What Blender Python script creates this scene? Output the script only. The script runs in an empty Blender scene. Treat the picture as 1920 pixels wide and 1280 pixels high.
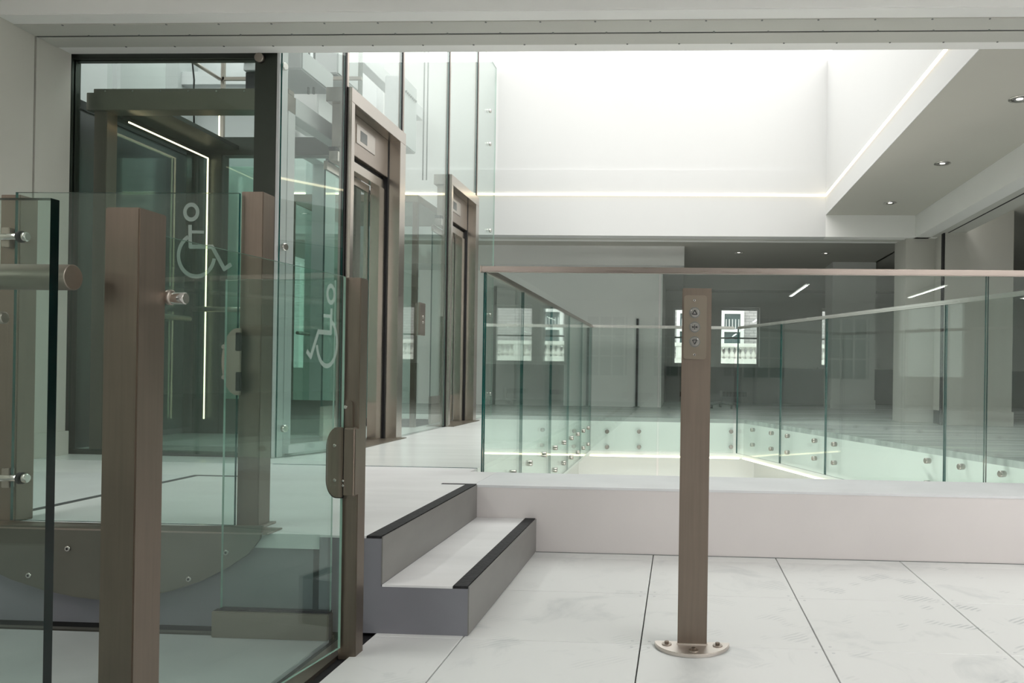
import bpy, bmesh, math, random
from mathutils import Vector, Matrix
random.seed(7)
SC = bpy.context.scene
COL = SC.collection
PI = math.pi
# ------------------------------------------------------------------ camera
F, PX, PY, YAW, PITCH, ROLL, H = 1495., 1201., 694., .0488, .0028, .0145, .9
_r = Vector((math.cos(YAW), math.sin(YAW), 0))
FW = Vector((-math.sin(YAW)*math.cos(PITCH), math.cos(YAW)*math.cos(PITCH), math.sin(PITCH)))
_u = _r.cross(FW)
RT = _r*math.cos(ROLL) + _u*math.sin(ROLL)
UP = -_r*math.sin(ROLL) + _u*math.cos(ROLL)
cam_d = bpy.data.cameras.new('camera'); cam = bpy.data.objects.new('camera', cam_d); COL.objects.link(cam)
cam_d.sensor_width = 36; cam_d.lens = F/1920*36
cam_d.shift_x = (960-PX)/1920; cam_d.shift_y = (PY-640)/1920
cam_d.clip_start = .05; cam_d.clip_end = 200
m = Matrix((RT, UP, -FW)).transposed().to_4x4(); m.translation = Vector((0, 0, H)); cam.matrix_world = m
SC.camera = cam

def at(x, y, X=None, Y=None, Z=None):
    """survey helper: where the sight line of a photo point meets a real plane of the building"""
    d = FW + RT*((x-PX)/F) - UP*((y-PY)/F)
    t = X/d.x if X is not None else Y/d.y if Y is not None else (Z-H)/d.z
    return Vector((0, 0, H)) + d*t

# ------------------------------------------------------------------ light and exposure
SKY_ZENITH = 4.7
w = bpy.data.worlds.new('overcast_sky'); SC.world = w; w.use_nodes = True
bg = w.node_tree.nodes['Background']; bg.inputs[0].default_value = (1, .985, .955, 1)
# standard overcast sky: the zenith three times as bright as the horizon
_nt = w.node_tree; _tc = _nt.nodes.new('ShaderNodeTexCoord'); _sx = _nt.nodes.new('ShaderNodeSeparateXYZ'); _nt.links.new(_tc.outputs['Generated'], _sx.inputs[0])
_mr = _nt.nodes.new('ShaderNodeMapRange'); _mr.inputs[3].default_value = SKY_ZENITH/3; _mr.inputs[4].default_value = SKY_ZENITH
_nt.links.new(_sx.outputs['Z'], _mr.inputs[0]); _nt.links.new(_mr.outputs[0], bg.inputs[1])
SC.view_settings.view_transform = 'Standard'; SC.view_settings.look = 'None'
SC.view_settings.exposure = 0.0; SC.view_settings.gamma = 1; SC.view_settings.use_curve_mapping = False
try:
    SC.cycles.transparent_max_bounces = 40
    SC.cycles.max_bounces = 10; SC.cycles.glossy_bounces = 6; SC.cycles.diffuse_bounces = 5
    SC.cycles.caustics_reflective = False; SC.cycles.caustics_refractive = False
    SC.cycles.sample_clamp_indirect = 6
except Exception:
    pass
def portal(name, loc, rot, sx, sy):
    l = bpy.data.lights.new(name, 'AREA'); l.shape = 'RECTANGLE'; l.size = sx; l.size_y = sy
    l.cycles.is_portal = True
    o = bpy.data.objects.new(name, l); o.location = loc; o.rotation_euler = rot; COL.objects.link(o)
# skylight opening as a portal for the sky
XL, XF, XR, X1, X2 = -1.12, -2.34, 1.77, -.70, -1.0
DP, DN, DF, DB, DE, YS = 3.94, 4.49, 10.1, 9.92, 4.88, 2.67
U, RTZ, C, B, S1, ZS = .328, 1.475, 2.87, 2.60, .167, -.17
WL, WR, WTOP = -5.4, XR, 4.78
portal('skylight_portal', ((WL+WR)/2, (DE+DB)/2, WTOP+.3), (0, 0, 0), WR-WL, DB-DE)
STRIP_W = 72

# ------------------------------------------------------------------ materials
def mat(name):
    m = bpy.data.materials.new(name); m.use_nodes = True
    nt = m.node_tree; return m, nt, nt.nodes['Principled BSDF']
def paint(name, c, rough=.6, var=.04, scale=3, spec=.4, bump=0, stretch=(1, 1, 1)):
    m, nt, b = mat(name); N, L = nt.nodes.new, nt.links.new
    tc = N('ShaderNodeTexCoord'); mp = N('ShaderNodeMapping'); mp.inputs['Scale'].default_value = stretch
    n = N('ShaderNodeTexNoise'); n.inputs['Scale'].default_value = scale; n.inputs['Detail'].default_value = 5
    g = N('ShaderNodeNewGeometry'); L(g.outputs['Position'], mp.inputs[0]); L(mp.outputs[0], n.inputs[0])
    r = N('ShaderNodeMapRange'); r.inputs[1].default_value = .3; r.inputs[2].default_value = .7
    r.inputs[3].default_value = 1-var; r.inputs[4].default_value = 1+var*.3; L(n.outputs[0], r.inputs[0])
    mx = N('ShaderNodeVectorMath'); mx.operation = 'SCALE'; mx.inputs[0].default_value = c; L(r.outputs[0], mx.inputs['Scale'])
    L(mx.outputs[0], b.inputs['Base Color']); b.inputs['Roughness'].default_value = rough
    b.inputs['Specular IOR Level'].default_value = spec
    if bump:
        bp = N('ShaderNodeBump'); bp.inputs['Strength'].default_value = bump; bp.inputs['Distance'].default_value = .01
        L(n.outputs[0], bp.inputs['Height']); L(bp.outputs[0], b.inputs['Normal'])
    return m
def steel(name, c, rough=.33, var=.18, stretch=(30, 30, 1.2), patch=.12, rv=.16):
    m, nt, b = mat(name); N, L = nt.nodes.new, nt.links.new
    g = N('ShaderNodeNewGeometry'); mp = N('ShaderNodeMapping'); mp.inputs['Scale'].default_value = stretch
    L(g.outputs['Position'], mp.inputs[0])
    n = N('ShaderNodeTexNoise'); n.inputs['Scale'].default_value = 4; n.inputs['Detail'].default_value = 4; L(mp.outputs[0], n.inputs[0])
    n2 = N('ShaderNodeTexNoise'); n2.inputs['Scale'].default_value = 6; n2.inputs['Detail'].default_value = 6; L(g.outputs['Position'], n2.inputs[0])
    a = N('ShaderNodeMath'); a.operation = 'MULTIPLY_ADD'; a.inputs[1].default_value = var; a.inputs[2].default_value = 1-var/2-patch/2; L(n.outputs[0], a.inputs[0])
    a2 = N('ShaderNodeMath'); a2.operation = 'MULTIPLY_ADD'; a2.inputs[1].default_value = patch; L(n2.outputs[0], a2.inputs[0]); L(a.outputs[0], a2.inputs[2])
    mx = N('ShaderNodeVectorMath'); mx.operation = 'SCALE'; mx.inputs[0].default_value = c; L(a2.outputs[0], mx.inputs['Scale'])
    L(mx.outputs[0], b.inputs['Base Color']); b.inputs['Metallic'].default_value = 1
    r = N('ShaderNodeMath'); r.operation = 'MULTIPLY_ADD'; r.inputs[1].default_value = rv; r.inputs[2].default_value = rough-rv/2; L(n.outputs[0], r.inputs[0])
    L(r.outputs[0], b.inputs['Roughness'])
    return m
def glass(name, tint, f0=.04):
    m = bpy.data.materials.new(name); m.use_nodes = True; nt = m.node_tree; nt.nodes.clear(); N, L = nt.nodes.new, nt.links.new
    out = N('ShaderNodeOutputMaterial'); mix = N('ShaderNodeMixShader'); t = N('ShaderNodeBsdfTransparent'); gl = N('ShaderNodeBsdfGlossy')
    t.inputs[0].default_value = (*tint, 1); gl.inputs['Roughness'].default_value = 0; gl.inputs[0].default_value = (.93, .98, .96, 1)
    lw = N('ShaderNodeLayerWeight'); lw.inputs[0].default_value = .5
    p = N('ShaderNodeMath'); p.operation = 'POWER'; p.inputs[1].default_value = 5; L(lw.outputs['Facing'], p.inputs[0])
    s = N('ShaderNodeMath'); s.operation = 'MULTIPLY_ADD'; s.inputs[1].default_value = 1-f0; s.inputs[2].default_value = f0; s.use_clamp = True
    L(p.outputs[0], s.inputs[0]); L(s.outputs[0], mix.inputs[0]); L(t.outputs[0], mix.inputs[1]); L(gl.outputs[0], mix.inputs[2]); L(mix.outputs[0], out.inputs[0])
    return m
def emit(name, c, s):
    m, nt, b = mat(name); b.inputs['Base Color'].default_value = (0.8, .8, .8, 1)
    b.inputs['Emission Color'].default_value = (*c, 1); b.inputs['Emission Strength'].default_value = s
    return m
M = {}
M['white'] = paint('white_plaster', (.80, .80, .78), .7, .03, 1.2)
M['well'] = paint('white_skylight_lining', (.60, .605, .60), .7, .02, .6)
M['pinkwhite'] = paint('pinkish_white_paint', (.67, .637, .632), .65, .05, 1.5)
M['ledge'] = paint('grey_white_screed', (.70, .71, .73), .5, .06, 4)
M['upfloor'] = paint('pale_floor_finish', (.80, .80, .81), .42, .08, 2.2, stretch=(1, 3, 1))
M['glassfloor'] = paint('pale_green_floor', (.84, .88, .86), .22, .07, 1.6, spec=.5, stretch=(.6, 4, 1))
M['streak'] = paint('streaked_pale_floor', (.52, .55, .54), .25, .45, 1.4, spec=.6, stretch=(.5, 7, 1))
M['wallleft'] = paint('warm_grey_wall', (.60, .585, .53), .7, .03, 1.2)
M['fascia'] = paint('pale_green_fascia', (.84, .88, .85), .5, .03, 2)
M['dado'] = paint('dark_grey_casing', (.20, .21, .205), .6, .05, 3)
M['bluegrey'] = paint('blue_grey_panel', (.215, .215, .245), .5, .06, 5)
M['riser'] = paint('grey_riser', (.21, .205, .195), .38, .08, 6, stretch=(1, 1, 3))
M['nosing'] = paint('black_grip_strip', (.022, .022, .025), .75, .6, 60, bump=.5)
M['bright'] = paint('bright_wall_paint', (.88, .88, .86), .7, .03, 1.2)
M['pillar'] = paint('shade_darkened_pillar_paint', (.47, .46, .42), .7, .03, 1.2)  # the pillars' dimmer lighting is put into this darker paint colour
M['lobby'] = steel('dark_grey_cladding', (.16, .16, .17), .4, .08)
M['groove'] = paint('dark_groove_filler', (.05, .055, .06), .7, .2, 10)
M['black'] = paint('black_rubber', (.012, .012, .014), .6, .2, 20)
M['wallgrey'] = paint('grey_shaft_wall', (.50, .52, .52), .5, .06, 1)
M['silver'] = paint('silver_panel', (.62, .63, .64), .35, .05, 1.5)
M['paleg'] = paint('pale_green_enamel', (.62, .78, .70), .4, .03, 2)
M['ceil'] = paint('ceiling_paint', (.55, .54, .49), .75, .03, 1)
M['track'] = paint('painted_track', (.56, .56, .52), .6, .04, 2)
M['steel'] = steel('brushed_stainless', (.235, .194, .160), .42, .30, patch=.2)
M['faceplate'] = steel('pale_brushed_plate', (.29, .252, .205), .40, .08)
M['steel2'] = steel('brushed_stainless_bright', (.42, .37, .33), .34, .12)
M['steelh'] = steel('brushed_stainless_horizontal', (.30, .27, .23), .38, .14, (1.2, 30, 30))
M['rail'] = steel('stainless_handrail', (.36, .31, .28), .30, .08, (1, 30, 30))
M['baseplate'] = steel('bright_base_plate', (.66, .61, .57), .42, .06, (1, 1, 1), .06)
M['standoff'] = steel('satin_stand_off', (.36, .34, .31), .2, .05, rv=.04)
M['railb'] = steel('bright_stainless_handrail', (.74, .72, .69), .24, .05, (1, 30, 30))
M['chrome'] = steel('polished_stainless', (.62, .60, .57), .16, .04)
M['darksteel'] = steel('dark_green_steel', (.075, .085, .075), .45, .12)
M['lifts'] = steel('lift_stainless', (.56, .52, .475), .25, .05, (14, 14, .3), .03, rv=.03)
M['plate'] = steel('weathered_plate', (.20, .195, .17), .5, .2, (1, 1, 1), .25)
M['glass'] = glass('clear_float_glass', (.955, .983, .972))
M['glassg'] = glass('green_float_glass', (.90, .955, .935))
M['glassd'] = glass('green_tinted_lift_glass', (.79, .90, .865))
M['glasst'] = glass('shaft_glass', (.945, .975, .962), .085)
M['edge'] = paint('teal_glass_edge', (.0, .085, .075), .12, .3, 3, spec=.6)
M['edged'] = paint('black_green_glass_edge', (.0, .006, .005), .15, .3, 3, spec=.3)
M['edgel'] = paint('pale_glass_edge', (.34, .52, .44), .2, .3, 3, spec=.6)
M['led'] = emit('warm_led', (1, .82, .52), 3.2)
M['strip'] = emit('white_tube', (1, .97, .90), 8)
M['lampglow'] = emit('small_lamp', (1, .95, .85), 2)
M['frost'] = None
def frost():
    m = bpy.data.materials.new('etched_white_film'); m.use_nodes = True; nt = m.node_tree; nt.nodes.clear(); N, L = nt.nodes.new, nt.links.new
    out = N('ShaderNodeOutputMaterial'); mix = N('ShaderNodeMixShader'); mix.inputs[0].default_value = .45
    t = N('ShaderNodeBsdfTransparent'); d = N('ShaderNodeBsdfDiffuse'); d.inputs[0].default_value = (.50, .60, .55, 1)
    L(t.outputs[0], mix.inputs[1]); L(d.outputs[0], mix.inputs[2]); L(mix.outputs[0], out.inputs[0]); return m
M['frost'] = frost()
def tile_mat():
    m, nt, b = mat('dusty_access_floor'); N, L = nt.nodes.new, nt.links.new
    g = N('ShaderNodeNewGeometry')
    n = N('ShaderNodeTexNoise'); n.inputs['Scale'].default_value = 3.2; n.inputs['Detail'].default_value = 7; n.inputs['Roughness'].default_value = .62; n.inputs['Distortion'].default_value = .8
    L(g.outputs['Position'], n.inputs[0])
    r = N('ShaderNodeMapRange'); r.inputs[1].default_value = .55; r.inputs[2].default_value = .72; L(n.outputs[0], r.inputs[0])
    # tread marks: wave bars masked by noise blobs
    mp = N('ShaderNodeMapping'); mp.inputs['Rotation'].default_value = (0, 0, .9); L(g.outputs['Position'], mp.inputs[0])
    wv = N('ShaderNodeTexWave'); wv.inputs['Scale'].default_value = 16; wv.inputs['Distortion'].default_value = 2.5; wv.inputs['Detail'].default_value = 1; L(mp.outputs[0], wv.inputs[0])
    n2 = N('ShaderNodeTexNoise'); n2.inputs['Scale'].default_value = 5.5; n2.inputs['Detail'].default_value = 1; L(mp.outputs[0], n2.inputs[0])
    r2 = N('ShaderNodeMapRange'); r2.inputs[1].default_value = .60; r2.inputs[2].default_value = .66; L(n2.outputs[0], r2.inputs[0])
    r3 = N('ShaderNodeMapRange'); r3.inputs[1].default_value = .5; r3.inputs[2].default_value = .62; L(wv.outputs[0], r3.inputs[0])
    sx = N('ShaderNodeSeparateXYZ'); L(g.outputs['Position'], sx.inputs[0])
    rx = N('ShaderNodeMapRange'); rx.inputs[1].default_value = .1; rx.inputs[2].default_value = 1.1; rx.inputs[3].default_value = .25; L(sx.outputs[0], rx.inputs[0])
    mu = N('ShaderNodeMath'); mu.operation = 'MULTIPLY'; L(r2.outputs[0], mu.inputs[0]); L(r3.outputs[0], mu.inputs[1])
    mu2 = N('ShaderNodeMath'); mu2.operation = 'MULTIPLY'; L(mu.outputs[0], mu2.inputs[0]); L(rx.outputs[0], mu2.inputs[1])
    ad = N('ShaderNodeMath'); ad.operation = 'MULTIPLY_ADD'; ad.inputs[1].default_value = .7; ad.use_clamp = True; L(r.outputs[0], ad.inputs[0]); L(mu2.outputs[0], ad.inputs[2])
    mx = N('ShaderNodeMix'); mx.data_type = 'RGBA'; mx.inputs[6].default_value = (.71, .72, .715, 1); mx.inputs[7].default_value = (.49, .515, .52, 1)
    L(ad.outputs[0], mx.inputs[0]); L(mx.outputs[2], b.inputs['Base Color'])
    rr = N('ShaderNodeMapRange'); rr.inputs[3].default_value = .42; rr.inputs[4].default_value = .30; L(ad.outputs[0], rr.inputs[0]); L(rr.outputs[0], b.inputs['Roughness'])
    return m
M['tile'] = tile_mat()
M['deck'] = paint('grey_green_deck', (.36, .385, .38), .45, .15, 3)
def brick_mat():
    m, nt, b = mat('grey_london_brick'); N, L = nt.nodes.new, nt.links.new
    tc = N('ShaderNodeNewGeometry'); mp = N('ShaderNodeMapping'); mp.inputs['Rotation'].default_value = (PI/2, 0, 0); L(tc.outputs['Position'], mp.inputs[0])
    br = N('ShaderNodeTexBrick'); br.inputs['Scale'].default_value = 3; br.inputs['Brick Width'].default_value = .75; br.inputs['Row Height'].default_value = .25
    br.inputs['Color1'].default_value = (.52, .49, .50, 1); br.inputs['Color2'].default_value = (.42, .40, .41, 1); br.inputs['Mortar'].default_value = (.30, .29, .29, 1); br.inputs['Mortar Size'].default_value = .03
    L(mp.outputs[0], br.inputs[0]); L(br.outputs[0], b.inputs['Base Color']); b.inputs['Roughness'].default_value = .9; return m
M['brick'] = brick_mat()
M['stone'] = paint('pale_stone', (.84, .82, .78), .8, .1, 4)
M['sash'] = paint('white_sash_paint', (.88, .88, .88), .5, .02, 2)
M['panedark'] = paint('dim_window_glass', (.10, .15, .16), .1, .3, 2, spec=.8)

# ------------------------------------------------------------------ object helpers
WLOC = {}
def wl(o): return WLOC[o.name] if o is not None else Vector((0, 0, 0))
def raw(name, verts, faces, m, parent=None, fm=None, smooth=False, bevel=0, mats=None, bseg=2):
    vs = [Vector(v) for v in verts]
    lo = Vector((min(v.x for v in vs), min(v.y for v in vs), min(v.z for v in vs))); hi = Vector((max(v.x for v in vs), max(v.y for v in vs), max(v.z for v in vs)))
    c = (lo+hi)/2; c.z = lo.z
    me = bpy.data.meshes.new(name); me.from_pydata([tuple(v-c) for v in vs], [], faces)
    bm = bmesh.new(); bm.from_mesh(me); bmesh.ops.recalc_face_normals(bm, faces=bm.faces)
    if bevel:
        bmesh.ops.bevel(bm, geom=list(bm.edges), offset=bevel, segments=bseg, affect='EDGES', clamp_overlap=True)
    bm.to_mesh(me); bm.free()
    for x in (mats or [m]): me.materials.append(x)
    if fm:
        for p in me.polygons: p.material_index = fm(p)
    if smooth:
        for p in me.polygons: p.use_smooth = True
    o = bpy.data.objects.new(name, me); COL.objects.link(o)
    o.location = c - wl(parent)
    if parent is not None: o.parent = parent
    WLOC[o.name] = c
    return o
BF = [(0, 1, 3, 2), (4, 6, 7, 5), (0, 4, 5, 1), (2, 3, 7, 6), (0, 2, 6, 4), (1, 5, 7, 3)]
def boxv(x0, x1, y0, y1, z0, z1):
    return [(x, y, z) for x in (x0, x1) for y in (y0, y1) for z in (z0, z1)]
def box(name, x0, x1, y0, y1, z0, z1, m, parent=None, bevel=0, **k):
    return raw(name, boxv(x0, x1, y0, y1, z0, z1), BF, m, parent, bevel=bevel, **k)
def prism(name, poly, axis, a, b, m, parent=None, bevel=0, **k):
    """poly: 2-D points in the two other axes (in order), extruded from a to b along axis"""
    def mk(p, t):
        return (t, p[0], p[1]) if axis == 'x' else (p[0], t, p[1]) if axis == 'y' else (p[0], p[1], t)
    n = len(poly); vs = [mk(p, a) for p in poly]+[mk(p, b) for p in poly]
    fs = [tuple(range(n)), tuple(range(2*n-1, n-1, -1))]+[(i, (i+1) % n, n+(i+1) % n, n+i) for i in range(n)]
    return raw(name, vs, fs, m, parent, bevel=bevel, **k)
def cyl(name, p, q, r, m, parent=None, seg=20, r2=None, smooth=True, caps=0):
    p, q = Vector(p), Vector(q); d = (q-p).normalized(); a = d.orthogonal().normalized(); b = d.cross(a)
    r2 = r if r2 is None else r2; vs = []; fs = []
    rings = [(p, r), (q, r2)]
    if caps:  # rounded rim
        rings = [(p, r-caps), (p+d*caps, r), (q-d*caps, r2), (q, r2-caps)]
    for c, rr in rings:
        vs += [c+(a*math.cos(2*PI*i/seg)+b*math.sin(2*PI*i/seg))*rr for i in range(seg)]
    for k in range(len(rings)-1):
        fs += [(k*seg+i, k*seg+(i+1) % seg, (k+1)*seg+(i+1) % seg, (k+1)*seg+i) for i in range(seg)]
    fs += [tuple(range(seg)), tuple(range(len(vs)-1, len(vs)-1-seg, -1))]
    o = raw(name, vs, fs, m, parent)
    if smooth:
        for pl in o.data.polygons: pl.use_smooth = len(pl.vertices) == 4
    return o
def tube(name, pts, r, m, parent=None, seg=10):
    pts = [Vector(p) for p in pts]; vs = []; fs = []
    for i, p in enumerate(pts):
        d = (pts[min(i+1, len(pts)-1)]-pts[max(i-1, 0)]).normalized(); a = d.cross(Vector((.13, .31, .94))).normalized(); b = d.cross(a)
        vs += [p+(a*math.cos(2*PI*j/seg)+b*math.sin(2*PI*j/seg))*r for j in range(seg)]
    for k in range(len(pts)-1):
        fs += [(k*seg+i, k*seg+(i+1) % seg, (k+1)*seg+(i+1) % seg, (k+1)*seg+i) for i in range(seg)]
    fs += [tuple(range(seg)), tuple(range(len(vs)-1, len(vs)-1-seg, -1))]
    return raw(name, vs, fs, m, parent, smooth=True)
def pane(name, x0, x1, y0, y1, z0, z1, parent, g='glass', e='edge', th=.0):
    """upright or level sheet of glass: broad faces clear, narrow edges coloured"""
    ex = [abs(x1-x0), abs(y1-y0), abs(z1-z0)]; k = ex.index(min(ex))
    return raw(name, boxv(x0, x1, y0, y1, z0, z1), BF, None, parent, mats=[M[g], M[e]], fm=lambda p: 0 if abs(p.normal[k]) > .9 else 1)
def pane2(name, a, b, z0, z1, th, parent, g='glass', e='edge'):
    """sheet between plan points a and b"""
    a, b = Vector((a[0], a[1])), Vector((b[0], b[1])); d = (b-a).normalized(); n = Vector((-d.y, d.x))*th/2
    pts = [a+n, b+n, b-n, a-n]
    return prism(name, [tuple(p) for p in pts], 'z', z0, z1, None, parent, mats=[M[g], M[e]], fm=lambda p: 0 if abs(p.normal.x*n.x+p.normal.y*n.y)/(th/2) > .9 else 1)
def tag(o, label, cat, group=None):
    o['label'] = label; o['category'] = cat
    if group: o['group'] = group
    return o
def thing(name, loc, label, cat, group=None):
    o = bpy.data.objects.new(name, None); COL.objects.link(o); o.location = loc; o.empty_display_size = .05
    WLOC[o.name] = Vector(loc); return tag(o, label, cat, group)
def st(o): o['kind'] = 'structure'; return o

# ------------------------------------------------------------------ the setting: floors
fl = st(box('floor', -3.89, 11, -16, DP+.3, -.12, -.022, M['black']))
t0, r0, T = -.116, 3.244, .6
G = .0022
tmesh = None
for i in range(-2, 9):
    for j in range(-1, 7):
        x0, x1 = t0+(i)*T, t0+(i+1)*T; y1 = r0+(-j)*T+T; y0 = y1-T
        y0, y1 = r0-(j)*T, r0-(j-1)*T
        if y1 > DP: y1 = DP+.005
        if x1 < -.95: continue
        x0 = max(x0, -1.02)
        box('tile', x0+G, x1-G, y0+G*.5, y1-G*.5, -.022, 0, M['tile'], fl, bevel=.0012, bseg=1)
for i in range(0, 8):      # lock screws at tile corners
    for j in range(0, 4):
        x, y = t0+i*T, r0-j*T
        for sx, sy in ((-1, -1), (1, -1), (-1, 1), (1, 1)):
            if i < 5 and j < 3: cyl('lock_screw', (x+sx*.028, y+sy*.03, -.002), (x+sx*.028, y+sy*.03, .0009), .0055, M['silver'], fl, seg=8)
box('deck_plate', -1.02, 11, -16, .24, -.02, -.0005, M['tile'], fl)
box('tile_infill', t0+9*T, 11, .24, DP+.005, -.02, -.0005, M['tile'], fl)
# lift platform deck left of the gate line, with its running slots
box('platform_deck', -3.89, -1.15, -1, 2.60, -.02, .0, M['deck'], fl, bevel=.002)
box('slot_channel', -1.15, -1.02, -1, 2.70, -.02, -.012, M['black'], fl)
box('slot_cover', -1.12, -1.058, -1, 2.62, -.012, 0, M['steelh'], fl)
box('slot_lip', -3.89, -1.15, 2.615, 2.64, -.02, 0, M['plate'], fl)

# plinth (white upstand) and upper floors
pl = st(box('trim_1', X1-.32, 11, DP, DP+.06, 0, U-.012, M['pinkwhite'])); pl['label'] = 'pinkish white upstand below the glass balustrade'
box('shadow_line', X1, 11, DP-.004, DP, 0, .003, M['dado'], pl)
uf = st(box('floor_2', X2-.019, 11, DP-.002, DN-.05, U-.012, U, M['ledge'], bevel=.001))
sl = st(prism('floor_3', [(-3.89, YS+.01), (X2-.02, YS+.01), (X2-.02, DN-.05), (XL-.05, DN-.05), (XL-.05, 4.60), (-3.89, 4.60)], 'z', U-.05, U, M['upfloor']))
box('dark_groove', -2.535, -2.50, 2.95, 4.06, U, U+.0015, M['groove'], sl)
box('dark_groove', -2.535, -2.15, 4.04, 4.07, U, U+.0015, M['groove'], sl)
box('mat_panel', -3.89, -2.54, 2.95, 4.06, U, U+.001, M['ledge'], sl)
st(box('wall_front_plinth', -3.89, X2-.25, YS+.02, YS+.1, 0, U-.05, M['bluegrey']))
cR = at(1400, 788, Z=U); rR = at(1920, 867, Z=U)
sR = (rR.x-cR.x)/(rR.y-cR.y)
def xr(y): return cR.x+(y-cR.y)*sR
gf = st(box('floor_4', -5.4, XL-.05, 4.603, DF, U-.03, U, M['glassfloor'])); gf['label'] = 'pale green polished floor before the lifts'
box('glass_edge', XF-.05, XL-.05, 4.596, 4.603, U-.03, U+.002, M['edge'], gf)
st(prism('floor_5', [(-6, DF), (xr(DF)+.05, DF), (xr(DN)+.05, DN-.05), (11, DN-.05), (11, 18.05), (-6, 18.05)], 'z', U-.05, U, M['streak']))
# slab edges round the void
st(box('wall_void_left', XL-.16, XL-.05, DN-.05, DF, ZS, U-.03, M['fascia']))
st(box('wall_void_back', XL-.16, xr(DF)+.1, DF, DF+.12, ZS, U-.05, M['fascia']))
st(prism('wall_void_right', [(xr(DF)+.05, DF), (xr(DN)+.05, DN-.05), (xr(DN)+.2, DN-.05), (xr(DF)+.2, DF)], 'z', ZS, U-.05, M['fascia']))
st(box('wall_void_front', XL-.16, 4, DN-.14, DN-.06, ZS, U-.012, M['fascia']))
# lower storey seen down the void
st(box('wall_lower_back', -3, 5, DF+.12, DF+.3, -3.4, ZS+.01, M['white']))
st(box('wall_lower_left', -1.5, -1.28, DP, DF+.12, -3.4, ZS+.01, M['white']))
st(prism('wall_lower_right', [(xr(DF)+.2, DF+.12), (xr(DN)+.2, DP), (xr(DN)+.5, DP), (xr(DF)+.5, DF+.12)], 'z', -3.4, ZS+.01, M['white']))
_l = bpy.data.lights.new('lower_storey_fill_light', 'AREA'); _l.shape = 'RECTANGLE'; _l.size = 3; _l.size_y = .25; _l.energy = 75; _l.color = (1, .96, .92)  # unseen lamp without a fitting, added to brighten the lower walls and slab edge
_o = bpy.data.objects.new('lower_storey_fill_light', _l); _o.location = (.6, 4.62, -1.5); _o.rotation_euler = (PI/2+.12, 0, 0); COL.objects.link(_o)
st(box('floor_lower', -3, 5, DP, DF+.2, -3.5, -3.4, M['white']))
st(box('wall_lower_front', -3, 5, DP, DP+.1, -3.4, -.1, M['white']))

# ------------------------------------------------------------------ the setting: walls and ceilings of the near room
wlft = st(box('wall_left', -4.1, -3.89, -16, 4.60-.008, -.1, 3.2, M['wallleft']))
wl2 = st(box('wall_left_reveal', -4.1, -3.89, 4.60+.008, DE, -.1, 3.2, M['wallleft']))
st(box('wall_left_groove', -4.12, -3.93, 4.58, 4.62, 0, 3.2, M['black']))
st(box('baseboard_left', -3.89, -3.865, 2.7, 4.59, U, U+.15, M['wallleft'], bevel=.002))
st(box('baseboard_left_2', -3.89, -3.865, 4.61, DE, U, U+.15, M['wallleft'], bevel=.002))
st(box('wall_right', 11, 11.2, -16, 18, -.1, 3.2, M['white']))
st(box('wall_rear', -4.1, 11.2, -16.2, -16, -.1, 3.2, M['white']))
st(box('ceiling', -4.1, 11.2, -16, 4.32, 3.15, 3.3, M['white']))
bmN = st(box('ceiling_beam', -4.1, 11.2, 4.32, DE, C, C+.5, M['bright'], bevel=.004))
for y0, y1, z in ((4.44, 4.594, C-.006), (4.612, 4.76, C-.006)):
    box('track_plate', -3.89, 11, y0, y1, z, C, M['track'], bmN, bevel=.001)
box('track_groove', -3.89, 11, 4.597, 4.609, C-.004, C, M['black'], bmN)
for k in range(26):
    x = -3.6+k*.31
    for dx, y in ((0, 4.446), (.05, 4.588), (.16, 4.754)):
        cyl('track_screw', (x+dx, y, C-.009), (x+dx, y, C-.003), .006, M['dado'], bmN, seg=8)

# skylight well
wfar = st(box('wall_well_back', WL, XR+.0, DB, DB+.18, B, WTOP, M['well']))
box('lining_board', WL, XR, DB-.02, DB, B, 3.42, M['well'], wfar)
wrt = st(box('wall_well_right', XR+.006, XR+.15, DE, DB+.18, C+.12, WTOP, M['well']))
box('lining_board', XR, XR+.006, DE, DB+.18, C, WTOP, M['well'], wrt)
st(box('wall_well_left', WL-.15, WL, 4.6, DB+.18, 0, WTOP, M['wallgrey']))
st(box('wall_well_front', WL, XR+.15, DE-.15, DE, C+.3, WTOP, M['well']))
# flat ceiling right of the well and its downstand beams
clr = st(box('ceiling_2', XR+.006, 2.86, DE, DB, C, C+.12, M['ceil']))
st(box('ceiling_beam_back', XR+.0, 3.6, DB-.02, DB+.16, B, C, M['white']))
brr = st(box('ceiling_beam_right', 2.86, 3.04, DE, DB+.16, B, C+.1, M['white']))
box('track_plate', 3.04, 3.36, DE, DB+.1, B+.008, B+.06, M['track'], brr)
box('track_groove', 3.15, 3.165, DE, DB, B+.004, B+.01, M['black'], brr)
bb2 = st(box('ceiling_beam_rear', -5.4, 3.3, DB+.18, DB+.55, B+.02, C, M['white']))
box('track_groove', -2.6, 3.0, DB+.22, DB+.235, B+.012, B+.021, M['black'], bb2)
box('track_plate', -2.6, 3.0, DB+.26, DB+.36, B+.008, B+.02, M['track'], bb2)
st(box('ceiling_3', 3.36, 11.2, DE, 18.2, C, C+.1, M['ceil']))
st(box('ceiling_4', -6.2, 3.4, DB+.3, 18.2, C, C+.1, M['ceil']))

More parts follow.
